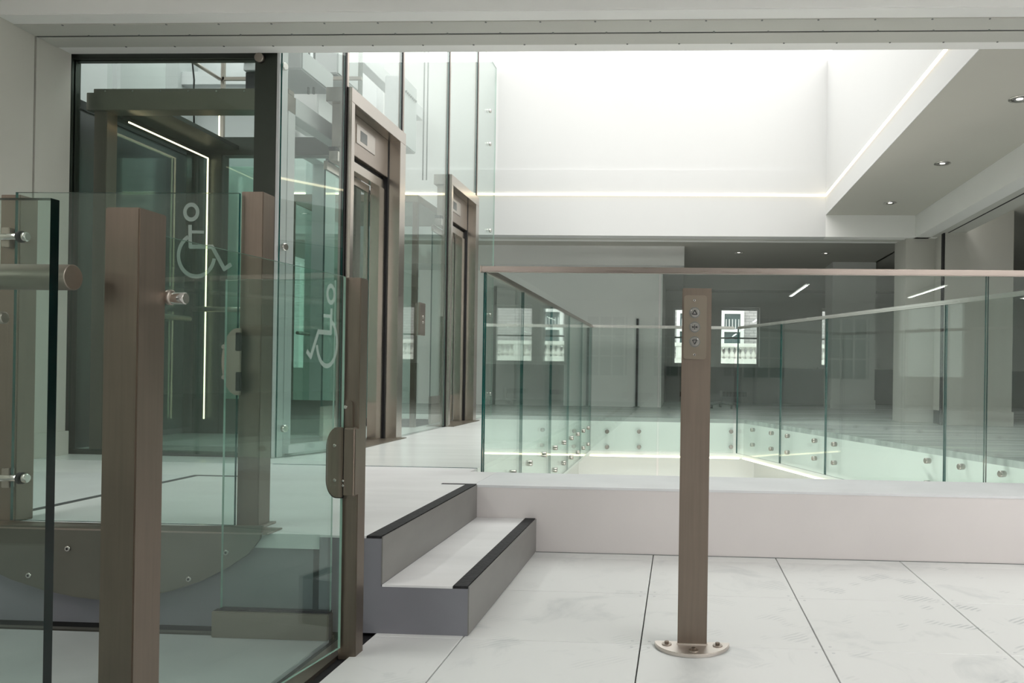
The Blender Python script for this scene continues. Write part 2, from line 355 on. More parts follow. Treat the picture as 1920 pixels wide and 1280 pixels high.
# pillars
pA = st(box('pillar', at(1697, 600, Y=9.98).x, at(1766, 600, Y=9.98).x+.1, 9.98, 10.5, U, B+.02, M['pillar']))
xa, xb = at(1697, 600, Y=9.98).x, at(1765, 600, Y=9.98).x
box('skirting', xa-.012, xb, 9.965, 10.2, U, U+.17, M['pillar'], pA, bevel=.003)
xc, xd = at(1771, 600, Y=9.6).x, at(1899, 600, Y=9.6).x
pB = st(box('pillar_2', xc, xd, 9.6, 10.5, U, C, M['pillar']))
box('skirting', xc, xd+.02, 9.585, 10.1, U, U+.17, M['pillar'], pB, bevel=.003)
box('joint_strip', xc-.016, xc, 9.62, 9.7, U, C-.2, M['black'], pB)

# back room
YB = 16.2
bw = thing  # (alias kept short)
def wall_with_holes(name, x0, x1, y0, y1, z0, z1, holes, m):
    """one wall built of strips round its window holes (hx0,hx1,hz0,hz1)"""
    root = None; xs = x0
    vs, fs = [], []
    def add(a, b, c, d):
        n = len(vs); vs.extend(boxv(a, b, y0, y1, c, d)); fs.extend([tuple(n+i for i in f) for f in BF])
    for hx0, hx1, hz0, hz1 in sorted(holes):
        add(xs, hx0, z0, z1); add(hx0, hx1, z0, hz0); add(hx0, hx1, hz1, z1); xs = hx1
    add(xs, x1, z0, z1)
    return st(raw(name, vs, fs, m))
wz0, wz1 = at(1388, 686, Y=YB).z, at(1388, 576, Y=YB).z
wins = [(at(1350, 600, Y=YB).x, at(1425, 600, Y=YB).x), (at(1262, 600, Y=YB).x, at(1332, 600, Y=YB).x), (at(1541, 600, Y=YB).x, at(1612, 600, Y=YB).x)]
wall_with_holes('wall_back', -6, 11, YB, YB+.35, U, C, [(a, b, wz0, wz1) for a, b in wins], M['white'])
for k, (a, b) in enumerate(wins):
    w_ = st(box('window_%d' % (k+1), a+.04, b-.04, YB+.2, YB+.24, wz0, wz0+.05, M['sash']))
    box('window_frame', a, a+.04, YB+.19, YB+.25, wz0, wz1, M['sash'], w_); box('window_frame', b-.04, b, YB+.19, YB+.25, wz0, wz1, M['sash'], w_)
    box('window_frame', a+.04, b-.04, YB+.19, YB+.25, wz1-.05, wz1, M['sash'], w_)
    zm = at(1388, 633, Y=YB).z
    box('meeting_rail', a+.04, b-.04, YB+.2, YB+.24, zm-.015, zm+.015, M['dado'], w_)
    pane('window_pane', a+.04, b-.04, YB+.215, YB+.221, wz0+.05, wz1-.05, w_, 'glass', 'edgel')
    box('window_sill', a-.08, b+.08, YB-.08, YB+.19, wz0-.03, wz0, M['sash'], w_)
xe = at(1240, 700, Y=13.2).x
st(box('wall_bay', -6, xe, 13.2, YB, U, C-.13, M['bright']))
st(box('ceiling_bulkhead', -6, xe+.35, 12.4, YB, C-.3, C, M['white']))
st(box('ceiling_bulkhead_2', xe+.35, 11, YB-.5, YB, C-.32, C, M['white']))
for a_, b_, c_, d_ in ((DF, 10.7, U, C), (12.7, YB, U, C), (10.7, 12.7, U, .9), (10.7, 12.7, 2.6, C)):
    st(box('wall_side_left', -6.2, -5.9, a_, b_, c_, d_, M['white']))
portal('added_side_opening_portal', (-6.25, 11.7, 1.75), (0, -PI/2, 0), 1.7, 2.0)  # opening in the unseen side wall, added to brighten the bay wall
# low casing under the windows
cs = st(box('trim_2', xe+.02, 11, YB-.16, YB, U, wz0-.03, M['dado'])); cs['label'] = 'dark grey casing under the far windows'
box('skirting', xe+.02, 11, YB-.175, YB-.16, U, U+.14, M['dado'], cs)
for x0, x1 in ((1352, 1400), (1275, 1310)):
    a, b = at(x0, 738, Y=YB-.17).x, at(x1, 738, Y=YB-.17).x; z1, z0 = at(x0, 734, Y=YB-.17).z, at(x0, 743, Y=YB-.17).z
    g_ = box('vent_frame', a, b, YB-.18, YB-.16, z0, z1, M['black'], cs)
    for q in range(8):
        box('vent_slat', a+(b-a)*(q+.4)/8, a+(b-a)*(q+.5)/8, YB-.186, YB-.18, z0, z1, M['dado'], g_)
# column in the back room
ca, cb = at(1559, 700, Y=14.0).x, at(1640, 700, Y=14.0).x
pc = st(box('pillar_3', ca, cb, 14.0, 14.7, U, C, M['white'])); box('skirting', ca-.015, cb+.015, 13.985, 14.4, U, U+.15, M['white'], pc)
st(box('door_frame_1', at(925, 600, Y=13.17).x, at(930, 600, Y=13.17).x, 13.17, 13.2, U, at(928, 536, Y=13.17).z, M['dado']))
dd = st(box('door_1', at(931, 600, Y=13.18).x-.0, at(1000, 600, Y=13.18).x*0+at(966, 600, Y=13.18).x, 13.17, 13.2, U, at(928, 538, Y=13.17).z, M['white'], bevel=.004))
for zz in (1.22, 1.16): cyl('door_lock', (at(936, 650, Y=13.16).x, 13.15, zz), (at(936, 650, Y=13.16).x, 13.17, zz), .02, M['dado'], dd, seg=12)

# exterior across the street
YE = 22.
fa = st(box('wall_exterior', -12, 20, YE+1.2, YE+1.5, -8, 9, M['brick']))
st(box('ground_street', -30, 40, YB+.4, YE+12, -8.2, -8, M['dado']))
zc, zb, zl = at(1388, 644, Y=YE).z, at(1388, 651, Y=YE).z, at(1388, 673, Y=YE).z
bal = thing('stone_balustrade', (2, YE, zl-.8), 'pale stone balustrade on the building outside the far windows', 'balustrade')
box('coping', -8, 12, YE-.15, YE+.15, zb, zc, M['stone'], bal, bevel=.01)
box('base_course', -8, 12, YE-.12, YE+.6, zl-1.2, zl, M['stone'], bal)
bx0 = at(1352, 660, Y=YE).x
def baluster(x):
    prof = [(.07, 0), (.07, .05), (.035, .08), (.075, .22), (.085, .32), (.05, .55), (.032, .72), (.06, .78), (.03, .84), (.065, .93), (.065, 1)]
    vs, fs = [], []; sg = 10; hh = zb-zl
    for r, z in prof:
        for i in range(sg): vs.append((x+r*math.cos(2*PI*i/sg), YE+r*math.sin(2*PI*i/sg), zl+z*hh))
    for k in range(len(prof)-1): fs += [(k*sg+i, k*sg+(i+1) % sg, (k+1)*sg+(i+1) % sg, (k+1)*sg+i) for i in range(sg)]
    return raw('baluster', vs, fs, M['stone'], bal, smooth=True)
p0 = baluster(bx0)
for k in list(range(-16, 0))+list(range(1, 30)):
    if k in (7, 8, -7, -8, 16, 24): continue
    c_ = p0.copy(); c_.location.x += k*.148; COL.objects.link(c_); c_.parent = bal
for k in (7.5, -7.5, 16, 24): box('pier', bx0+k*.148-.13, bx0+k*.148+.13, YE-.13, YE+.13, zl, zb, M['stone'], bal)
for n_, (xx, lab) in enumerate(((at(1373, 610, Y=YE+1.1).x, 'white framed sash window on the brick building, seen through the clear far window'),
                (at(1290, 610, Y=YE+1.1).x, 'white framed sash window opposite, hidden behind the call post and mirrored in the side glass'),
                (at(1573, 610, Y=YE+1.1).x+.8, 'white framed sash window opposite, beyond the far grey column'))):
    z0, z1 = zc-.12, at(1373, 580, Y=YE+1.1).z; hw = .33
    t = thing('sash_window', (xx, YE+1.1, z0), lab, 'window', 'sash windows on the building outside')
    for a, b, c, d in ((-hw, -hw+.1, z0, z1), (hw-.1, hw, z0, z1), (-hw+.1, hw-.1, z1-.13, z1), (-hw+.1, hw-.1, (z0+z1)/2-.08, (z0+z1)/2-.0)):
        box('sash_frame', xx+a, xx+b, YE+1.0, YE+1.2, c, d, M['sash'], t)
    pn = box('window_pane', xx-hw, xx+hw, YE+1.12, YE+1.16, z0, z1, M['panedark'], t)
    for q in range(5): box('glazing_shade', xx-hw+.14+q*.09, xx-hw+.17+q*.09, YE+1.1, YE+1.12, (z0+z1)/2+.02, z1-.28, M['silver'], t)

# ------------------------------------------------------------------ LED lines
def led(a, b, c, d, e, f, label): return tag(box('led_strip', a, b, c, d, e, f, M['led']), label, 'light strip', 'warm light strips')
LZ = 3.109
led(WL+.1, XR-.01, DB-.032, DB-.02, LZ-.012, LZ+.012, 'warm light strip running across the back wall of the skylight well')
led(XR-.012, XR, DE, DB-.03, LZ-.012, LZ+.012, 'warm light strip along the right wall of the skylight well')
led(XL, xr(DF), DF-.012, DF, ZS+.0, ZS+.02, 'warm light strip under the back edge of the floor void')
#led(XL-.05, XL-.04, DN+.1, DF-.02, ZS, ZS+.02, 'warm light strip under the left edge of the floor void')
a, b = xr(DF)+.04, xr(5.0)+.04
tag(prism('led_strip', [(a, DF-.02), (b, 5.0), (b+.012, 5.0), (a+.012, DF-.02)], 'z', ZS, ZS+.02, M['led']), 'warm light strip under the slanting right edge of the floor void', 'light strip', 'warm light strips')

# ------------------------------------------------------------------ ceiling downlights
for x, y, z, lab in ((1767, 306, C, 'recessed downlight in the flat ceiling right of the skylight, middle one'), (1669, 380, C, 'recessed downlight in the flat ceiling farthest back, above the right pillar'),
                  (1912, 185, C, 'recessed downlight cut by the right picture edge'), (1385, 490, C, 'tiny downlight in the dark back room ceiling, above the clear window'), (1548, 492, C, 'tiny downlight in the dark back room ceiling, near the grey column')):
    p = at(x, y, Z=z)
    if y > 450: p = Vector((at(x, y, Y=13).x, 13., C))
    t = thing('downlight', (p.x, p.y, z-.01), lab, 'ceiling light', 'recessed downlights')
    n = 24; R1, R2 = .075, .052
    vs = [(p.x+r*math.cos(2*PI*i/n), p.y+r*math.sin(2*PI*i/n), zz) for r, zz in ((R1, z), (R1, z-.006), (R2, z-.006), (R2-.01, z-.001)) for i in range(n)]
    fs = [(k*n+i, k*n+(i+1) % n, (k+1)*n+(i+1) % n, (k+1)*n+i) for k in range(3) for i in range(n)]
    raw('trim_ring', vs, fs, M['chrome'], t, smooth=True)
    cyl('reflector', (p.x, p.y, z-.0015), (p.x, p.y, z-.0005), R2-.008, M['dado'], t, seg=20)
    cyl('lamp', (p.x, p.y, z-.004), (p.x, p.y, z-.0015), .024, M['lampglow'], t, seg=14)

# ------------------------------------------------------------------ linear lights of the near room (rear row seen mirrored in the glass)
nl = 0
ords = ['first', 'second', 'third', 'fourth', 'fifth']
for ix, x in enumerate((-2.9, 3.0, 6.2, 9.2)):
    for iy, y in enumerate((-11.5, -4.6, 1.2)):  # the two nearer rows are unseen, added to light the near room
        if (ix, iy) in ((0, 0), (2, 2), (3, 2)): continue
        t = thing('linear_ceiling_light', (x, y, 3.02), 'linear ceiling light in %s row from the rear wall, %s from left wall' % (ords[iy], ords[ix-1 if iy == 0 else ix]), 'ceiling light', 'linear ceiling lights of the near room')
        box('housing', x-.06, x+.06, y-1.52, y+1.52, 3.05, 3.15, M['silver'], t)
        [box('diffuser', x+q-.010, x+q+.010, y-1.5, y+1.5, 3.035, 3.05, M['strip'], t) for q in (-.03, .03)]
        l = bpy.data.lights.new('strip_light', 'AREA'); l.shape = 'RECTANGLE'; l.size = .05; l.size_y = 2.8; l.energy = {(0, 2): 30, (1, 2): 112}.get((ix, iy), STRIP_W); l.color = (1, .975, .95)
        o = bpy.data.objects.new('strip_light', l); o.location = (x, y, 3.03); COL.objects.link(o)
# glazed muntin screens on the rear wall of the near room
for k, x in enumerate((-2.3, -.2, 2.6, 5.2)):
    t = st(box('window_%d' % (k+5), x-.65, x+.65, -15.99, -15.96, .75, 2.7, M['panedark']))
    for q in range(4): box('glazing_bar', x-.65+q*.4, x-.60+q*.4, -15.96, -15.92, .75, 2.7, M['white'], t)
    for q in range(4): box('glazing_bar', x-.65, x+.65, -15.96, -15.92, .75+q*.63, .80+q*.63, M['white'], t)

# ------------------------------------------------------------------ glass balustrades round the void
def standoff(p, n, parent, r=.024, L=.05):
    p = Vector(p); n = Vector(n)
    cyl('stand_off', p, p+n*L, r, M['standoff'], parent, seg=16, caps=.003)
G1 = thing('glass_balustrade', (XL, DN, U), 'near glass balustrade with brown steel handrail along the white upstand', 'balustrade', 'glass balustrades round the floor void')
jx = [XL+.0, at(1235, 700, Y=DN).x, at(1850, 700, Y=DN).x, 4.6]
for k in range(3):
    pane('glass_pane', jx[k]+.006, jx[k+1]-.006, DN, DN+.019, U-.3, RTZ-.012, G1)
box('handrail', XL-.012, 4.7, DN-.006, DN+.026, RTZ-.016, RTZ+.018, M['rail'], G1, bevel=.004)
box('handrail_cap', XL-.022, XL-.012, DN-.008, DN+.028, RTZ-.018, RTZ+.02, M['steel2'], G1, bevel=.002)
for x in (-.93, -.2, .05, 1.7, 2.0, 2.75):
    for z in (U-.1, U-.24): standoff((x, DN-.03, z), (0, 1, 0), G1, L=.06)
G2 = thing('glass_balustrade', (XL, 7, U), 'glass balustrade running back along the left side of the void', 'balustrade', 'glass balustrades round the floor void')
ys = [DN+.03, 5.62, 6.9, 8.0, 9.05, DF-.06]
for k in range(5):
    pane('glass_pane', XL-.01, XL+.009, ys[k]+.006, ys[k+1]-.006, U-.42, RTZ-.012, G2)
    for y in ((ys[k]*.75+ys[k+1]*.25), (ys[k]*.25+ys[k+1]*.75)):
        for z in (U-.12, U-.32): standoff((XL-.02, y, z), (1, 0, 0), G2, .022, L=.048)
box('handrail', XL-.017, XL+.016, DN+.03, DF-.069, RTZ-.016, RTZ+.018, M['rail'], G2, bevel=.004)
G3 = thing('glass_balustrade', (0, DF, U), 'glass balustrade across the far side of the void', 'balustrade', 'glass balustrades round the floor void')
xs = [XL+.012, xr(DF)-.08]
pane('glass_pane', xs[0], xs[1], DF-.06, DF-.041, U-.42, RTZ-.012, G3)
box('handrail', XL-.017, xs[1], DF-.069, DF-.032, RTZ-.018, RTZ+.020, M['railb'], G3, bevel=.012, bseg=4)
for x in (1138, 1198, 1371):
    for y in (809, 838):
        q = at(x, y, Y=DF-.08); standoff((q.x, DF-.03, q.z), (0, -1, 0), G3, .026, .05)
G4 = thing('glass_balustrade', (xr(7), 7, U), 'glass balustrade along the slanting right side of the void', 'balustrade', 'glass balustrades round the floor void')
def onr(px):   # where a photo column crosses the slanting edge
    lo, hi = DN+.03, DF
    for _ in range(40):
        mid = (lo+hi)/2; d = Vector((xr(mid)-.01, mid, U))-Vector((0, 0, H)); u_ = PX+F*d.dot(RT)/d.dot(FW)
        if u_ > px: lo = mid
        else: hi = mid
    return (xr(lo)-.01, lo)
js = [(xr(DF-.06)-.06, DF-.06), onr(1463), onr(1548), onr(1771), (xr(DN+.04)-.01, DN+.04)]
for k in range(4):
    a, b = Vector(js[k]), Vector(js[k+1]); d = (b-a).normalized()
    pane2('glass_pane', a+d*.006, b-d*.006, U-.42, RTZ-.012, .019, G4)
a, b = Vector(js[0]), Vector(js[-1]); d = (b-a).normalized(); nn = Vector((-d.y, d.x))*.017
prism('handrail', [tuple(a+nn), tuple(b+nn), tuple(b-nn), tuple(a-nn)], 'z', RTZ-.016, RTZ+.018, M['railb'], G4, bevel=.011, bseg=4)
nv = Vector((d.y, -d.x, 0)) if Vector((d.y, -d.x)).x < 0 else Vector((-d.y, d.x, 0))
for x in (1412, 1447, 1477, 1528, 1565, 1740, 1803, 1880):
    q = onr(x)
    for z in (U-.1, U-.28): standoff(Vector((q[0], q[1], z))-nv*.02, nv, G4, .023, .048)

# ------------------------------------------------------------------ steps
S = thing('entrance_steps', (-.85, 3.3, 0), 'two grey steps with black grip strips up to the pale landing', 'steps')
prism('step_body', [(-1.22, .0), (X1-.004, .0), (X1-.004, S1-.008), (X2-.004, S1-.008), (X2-.004, U-.006), (-1.22, U-.006)], 'y', YS, DP-.003, M['bluegrey'], S)
box('riser', X1-.004, X1, YS-.001, DP-.003, 0.003, S1, M['riser'], S, bevel=.001); box('riser', X2-.004, X2, YS-.001, DP-.003, S1, U, M['riser'], S, bevel=.001)
box('tread', X2, X1-.058, YS-.001, DP-.003, S1-.008, S1-.001, M['upfloor'], S); box('tread', -1.22, X2-.058, YS-.001, DP-.003, U-.006, U+.001, M['upfloor'], S)
box('grip_strip', X1-.056, X1-.006, YS, DP-.003, S1-.008, S1+.0015, M['nosing'], S); box('grip_strip', X2-.056, X2-.006, YS, DP-.003, U-.006, U+.003, M['nosing'], S)
box('grip_strip', X2-.18, X2-.006, DP-.01, DP+.012, U-.006, U+.003, M['nosing'], S)

# ------------------------------------------------------------------ lift call post
YC = 2.62
pa, pb = at(1274.5, 900, Y=YC).x, at(1329.5, 900, Y=YC).x; zt = at(1302, 540, Y=YC).z; cx = (pa+pb)/2
P = thing('call_post', (cx, YC, 0), 'free-standing brushed steel call post with three round buttons', 'post')
box('post', pa, pb, YC, YC+.045, .012, zt, M['steel'], P, bevel=.002)
n = 28; R = .124
semi = [(cx-R, YC+.03)]+[(cx-R*math.cos(PI*i/n), YC+.03-R*math.sin(PI*i/n)*.98) for i in range(n+1)]
bp_ = prism('base_plate', semi[1:], 'z', 0, .012, M['baseplate'], P, bevel=.002)
box('weld_bead', pa-.002, pb+.002, YC-.004, YC, .012, .016, M['baseplate'], P)
for bx, by in ((-.083, -.005), (.083, -.005), (.004, -.06)):
    cyl('washer', (cx+bx, YC+by, .012), (cx+bx, YC+by, .0155), .016, M['steel2'], P, seg=18)
    cyl('bolt', (cx+bx, YC+by, .0155), (cx+bx, YC+by, .023), .0075, M['steel'], P, seg=6, smooth=False)
def rrect(x0, x1, z0, z1, r, s=6):
    pts = []
    for cx_, cz_, a0 in ((x1-r, z1-r, 0), (x0+r, z1-r, PI/2), (x0+r, z0+r, PI), (x1-r, z0+r, 3*PI/2)):
        pts += [(cx_+r*math.cos(a0+PI/2*i/s), cz_+r*math.sin(a0+PI/2*i/s)) for i in range(s+1)]
    return pts
q0, q1 = at(1281, 673, Y=YC), at(1325.5, 554, Y=YC)
fp = prism('face_plate', rrect(q0.x, q1.x, q0.z, q1.z, .009), 'y', YC-.007, YC, M['faceplate'], P, bevel=.0018)
def flat(name, pts, y, m, parent, th=.0008): return prism(name, pts, 'y', y-th, y, m, parent)
def ring(name, cx, cz, y, r0, r1, m, parent, n=28, th=.002, a0=0, a1=2*PI):
    full = abs(a1-a0-2*PI) < 1e-6; k = n if full else n+1
    vs = [(cx+r*math.cos(a0+(a1-a0)*i/n), yy, cz+r*math.sin(a0+(a1-a0)*i/n)) for yy in (y, y-th) for r in (r0, r1) for i in range(k)]
    fs = []
    for i in range(n):
        j = (i+1) % k
        fs += [(i, j, k+j, k+i), (2*k+i, 2*k+j, 3*k+j, 3*k+i), (k+i, k+j, 3*k+j, 3*k+i), (i, j, 2*k+j, 2*k+i)]
    return raw(name, vs, fs, m, parent)
yf = YC-.007
for py, sym in ((586, 'up'), (613, 'open'), (640.5, 'down')):
    q = at(1302.5, py, Y=yf); bx, bz = q.x, q.z
    ring('button_collar', bx, bz, yf, .0152, .0178, M['dado'], fp, th=.0025)
    bt = cyl('button', (bx, yf, bz), (bx, yf-.005, bz), .0150, M['chrome'], fp, seg=28, caps=.0012); y2 = yf-.0052
    def tri(pts, w=.0012):
        for i in range(3):
            a, b = Vector(pts[i]), Vector(pts[(i+1) % 3]); d = (b-a).normalized(); nn = Vector((-d.y, d.x))*w
            flat('symbol', [tuple(a+nn), tuple(b+nn), tuple(b-nn), tuple(a-nn)], y2, M['black'], fp)
    if sym == 'up': tri([(bx-.0072, bz-.0055), (bx+.0072, bz-.0055), (bx, bz+.0085)])
    elif sym == 'down': tri([(bx-.0072, bz+.0055), (bx+.0072, bz+.0055), (bx, bz-.0085)])
    else:
        flat('symbol', [(bx-.0009, bz-.008), (bx+.0009, bz-.008), (bx+.0009, bz+.008), (bx-.0009, bz+.008)], y2, M['black'], fp)
        for s in (-1, 1): flat('symbol', [(bx+s*.010, bz), (bx+s*.0038, bz+.0042), (bx+s*.0038, bz+.0008), (bx+s*.0012, bz+.0008), (bx+s*.0012, bz-.0008), (bx+s*.0038, bz-.0008), (bx+s*.0038, bz-.0042)], y2, M['black'], fp)
for py in (563, 665):
    q = at(1302, py, Y=yf); cyl('screw', (q.x, yf, q.z), (q.x, yf-.003, q.z), .0048, M['chrome'], fp, seg=14, caps=.001)
    cyl('screw_socket', (q.x, yf-.003, q.z), (q.x, yf-.0034, q.z), .0022, M['black'], fp, seg=6)

# ------------------------------------------------------------------ gate between the near post and the latch post
GX = -1.088
YA = 1.60
a0, a1 = at(197, 388, Y=YA), at(262, 390, Y=YA)
PA = thing('gate_post', (a1.x-.04, YA+.04, 0), 'tall brown brushed steel gate post nearest the viewer', 'post', 'brown steel gate posts')
box('post', a0.x, a1.x, YA, YA+.088, -.02, a0.z, M['steel'], PA, bevel=.0025)
q, e = at(314, 559, Y=YA+.1), at(349, 559, Y=YA+.1)
cyl('hinge_barrel', (q.x, YA+.1, q.z), (e.x, YA+.1, q.z), .0135, M['chrome'], PA, seg=20, caps=.002)
cyl('hinge_collar', (q.x, YA+.1, q.z+.002), (q.x+.012, YA+.1, q.z+.002), .017, M['steel2'], PA, seg=20, caps=.002)
YQ = 2.445
c0, c1 = at(644, 520, Y=YQ), at(677, 520, Y=YQ)
PC = thing('gate_post', (c0.x+.03, YQ+.03, 0), 'slim steel latch post in front of the side of the steps', 'post', 'brown steel gate posts')
box('post', c0.x, c1.x, YQ, YQ+.06, -.01, c0.z, M['steel'], PC, bevel=.002)
# keep box on the post
k0, k1 = at(640, 932, Y=YQ-.03), at(666, 801, Y=YQ-.03)
kb = box('lock_case', k0.x, k1.x, YQ-.03, YQ+.01, k0.z, k1.z, M['steel'], PC, bevel=.006, bseg=3)
u0, u1 = at(640, 801, Y=YQ-.006), at(662, 750, Y=YQ-.006)
prism('lock_backplate', rrect(u0.x, u1.x, u0.z-.03, u1.z, .014), 'y', YQ-.006, YQ, M['steel'], PC, bevel=.001)
q = at(648, 763, Y=YQ-.006); cyl('screw', (q.x, YQ-.006, q.z), (q.x, YQ-.010, q.z), .006, M['chrome'], PC, seg=14, caps=.001)
for yy in (901, 910): q = at(643.5, yy, Y=YQ-.03); cyl('screw', (q.x, YQ-.03, q.z), (q.x, YQ-.034, q.z), .004, M['chrome'], PC, seg=12, caps=.001)
# the glass gate leaf
GA = thing('glass_gate', (GX, 2.05, 0), 'swing glass gate with etched wheelchair symbol between near post and latch post', 'gate', 'glass gates of the platform lift')
GA0, GA1 = (-1.140, YA+.095), (at(642, 800, Y=2.435).x, 2.435)
def gxa(y): return GA0[0]+(GA1[0]-GA0[0])*(y-GA0[1])/(GA1[1]-GA0[1])
pane2('glass_leaf', GA0, GA1, .03, at(640, 519, Y=YQ).z, .008, GA, 'glassg', 'edgel')
# rounded strike plate that clasps the glass beside the lock case
zc_, hh = (k0.z+k1.z)/2, (k1.z-k0.z)/2
xl_, xr_ = at(612, 865, Y=YQ-.03).x, k0.x+.003
def half_round(off):
    pts = [(xr_, zc_+hh-off)]
    for i in range(11): t_ = PI/2+PI/2*i/10; pts.append((xl_-off+.034+.034*math.cos(t_), zc_+hh-off-.06+.06*math.sin(t_)))
    for i in range(11): t_ = PI+PI/2*i/10; pts.append((xl_-off+.034+.034*math.cos(t_), zc_-hh-off+.06+.06*math.sin(t_)))
    return pts+[(xr_, zc_-hh-off)]
prism('strike_plate', half_round(0), 'y', YQ-.034, YQ-.026, M['steel'], PC, bevel=.0025)
prism('strike_gasket', half_round(.004), 'y', YQ-.026, YQ-.018, M['black'], PC, bevel=.001)
for yy in (835, 900): q = at(628, yy, Y=YQ-.034); cyl('screw', (q.x, YQ-.034, q.z), (q.x, YQ-.0385, q.z), .0055, M['chrome'], PC, seg=14, caps=.001)
# wheelchair pictogram as etched film; local coords u (right), v (up) in a unit-high box
def pictogram(place, parent, flip=1):
    vs, fs = [], []
    def quad(a, b, w=.028):
        a, b = Vector(a), Vector(b); d = (b-a).normalized(); n_ = Vector((-d.y, d.x))*w; i = len(vs)
        vs.extend([a+n_-d*w*.6, b+n_+d*w*.6, b-n_+d*w*.6, a-n_-d*w*.6]); fs.append((i, i+1, i+2, i+3))
    def arc(c, r, w, s, e, k=26):
        i = len(vs)
        for j in range(k+1):
            t = s+(e-s)*j/k
            for rr in (r-w, r+w): vs.append(Vector((c[0]+rr*math.cos(t), c[1]+rr*math.sin(t))))
        for j in range(k): fs.append((i+2*j, i+2*j+1, i+2*j+3, i+2*j+2))
    arc((.27, .875), .098, .027, 0, 2*PI)
    arc((.36, .305), .275, .027, math.radians(118), math.radians(352), 30)
    quad((.255, .69), (.265, .42)); quad((.27, .42), (.60, .42)); quad((.265, .615), (.46, .612), .02); quad((.60, .42), (.79, .13)); quad((.79, .13), (.88, .185))
    # small lift off the glass per piece so the overlaps never coincide
    raw('pictogram', [place(v.x, v.y, .00002*(i//4)) for i, v in enumerate(vs)], fs, M['frost'], parent)
_s = (GA1[0]-GA0[0])/(GA1[1]-GA0[1])
def on_leaf(px, py):   # where a sight line meets the slanting glass leaf
    k_ = at(px, py, Y=1).x; y_ = (GA0[0]-_s*GA0[1])/(k_-_s); return at(px, py, Y=y_)
g0, g1 = on_leaf(568, 690), on_leaf(634, 535)
pictogram(lambda u, v, e: (gxa(g1.y-(g1.y-g0.y)*(u*1.1))+.0078+e, g1.y-(g1.y-g0.y)*(u*1.1), g0.z+(g1.z-g0.z)*v), GA)

# gate over the upper floor edge
YG = 2.745
h0, h1 = at(32, 363, Y=YG), at(450, 367, Y=YG)
GB = thing('glass_gate', (h0.x+.4, YG, U), 'glass gate with wheelchair symbol at the floor edge above the curved steel plate', 'gate', 'glass gates of the platform lift')
zgt = 1.513
pane('glass_leaf', h0.x, h1.x, YG-.006, YG+.006, at(300, 981, Y=YG).z, zgt, GB, 'glassg', 'edge')
w0, w1 = at(331, 522, Y=YG-.008), at(440, 380, Y=YG-.008)
pictogram(lambda u, v, e: (w0.x+(w1.x-w0.x)*(u-.06)/.87*1.0, YG-.008-e, w0.z+(w1.z-w0.z)*v), GB)
# half round hinge plate near post B
q0, q1 = at(415, 740, Y=YG-.012), at(452, 615, Y=YG-.012)
zc2, hr = (q0.z+q1.z)/2, (q1.z-q0.z)/2
pts = [(q1.x, zc2-hr)]+[(q1.x-.012-(q1.x-.012-q0.x)*math.sin(PI*i/20), zc2-hr*math.cos(PI*i/20)) for i in range(21)]+[(q1.x, zc2+hr)]
prism('hinge_plate', pts, 'y', YG-.016, YG-.006, M['steel2'], GB, bevel=.0015)
for y0, y1 in ((663, 618), (738, 692)):
    e0, e1 = at(443, y0, Y=YG-.02), at(453, y1, Y=YG-.02); box('hinge_block', e0.x, e1.x, YG-.028, YG-.016, e0.z+.01, e1.z-.01, M['black'], GB, bevel=.002)
for yy in (650, 707): q = at(421, yy, Y=YG-.016); cyl('screw', (q.x, YG-.016, q.z), (q.x, YG-.024, q.z), .008, M['chrome'], GB, seg=14, caps=.001)
# posts carrying it
b0, b1 = at(453, 359, Y=2.76), at(494, 359, Y=2.76)
PB = thing('gate_post', (b0.x+.04, 2.8, U), 'brown steel post standing at the floor edge beside the lift facade glass', 'post', 'brown steel gate posts')
box('post', b0.x, b1.x, 2.76, 2.84, U, b0.z, M['steel'], PB, bevel=.002); box('base_plate', b0.x-.01, b1.x+.014, 2.74, 2.86, U, U+.008, M['steel2'], PB, bevel=.001)
d0, d1 = at(-16, 360, Y=2.72), at(21, 366, Y=2.72)
PD = thing('gate_post', (d0.x+.04, 2.76, U), 'steel hinge post cut by the left picture edge', 'post', 'brown steel gate posts')
box('post', d0.x, d1.x, 2.76, 2.84, U, d0.z, M['steel'], PD, bevel=.002)
for yy in (443, 897):
    q = at(0, yy, Y=2.72); e = at(48, yy, Y=2.72)
    cl = cyl('clamp_arm', (q.x-.03, 2.73, q.z), (e.x-.03, 2.73, e.z), .012, M['chrome'], PD, seg=16, caps=.002)
    cyl('clamp_washer', (e.x-.032, 2.73, e.z), (e.x-.020, 2.73, e.z), .021, M['black'], PD, seg=16); cyl('clamp_head', (e.x-.020, 2.73, e.z), (e.x, 2.73, e.z), .017, M['chrome'], PD, seg=16, caps=.004)
    box('clamp_plate', q.x-.01, q.x+.02, 2.735, 2.76, q.z-.035, q.z+.035, M['steel2'], PD, bevel=.002)
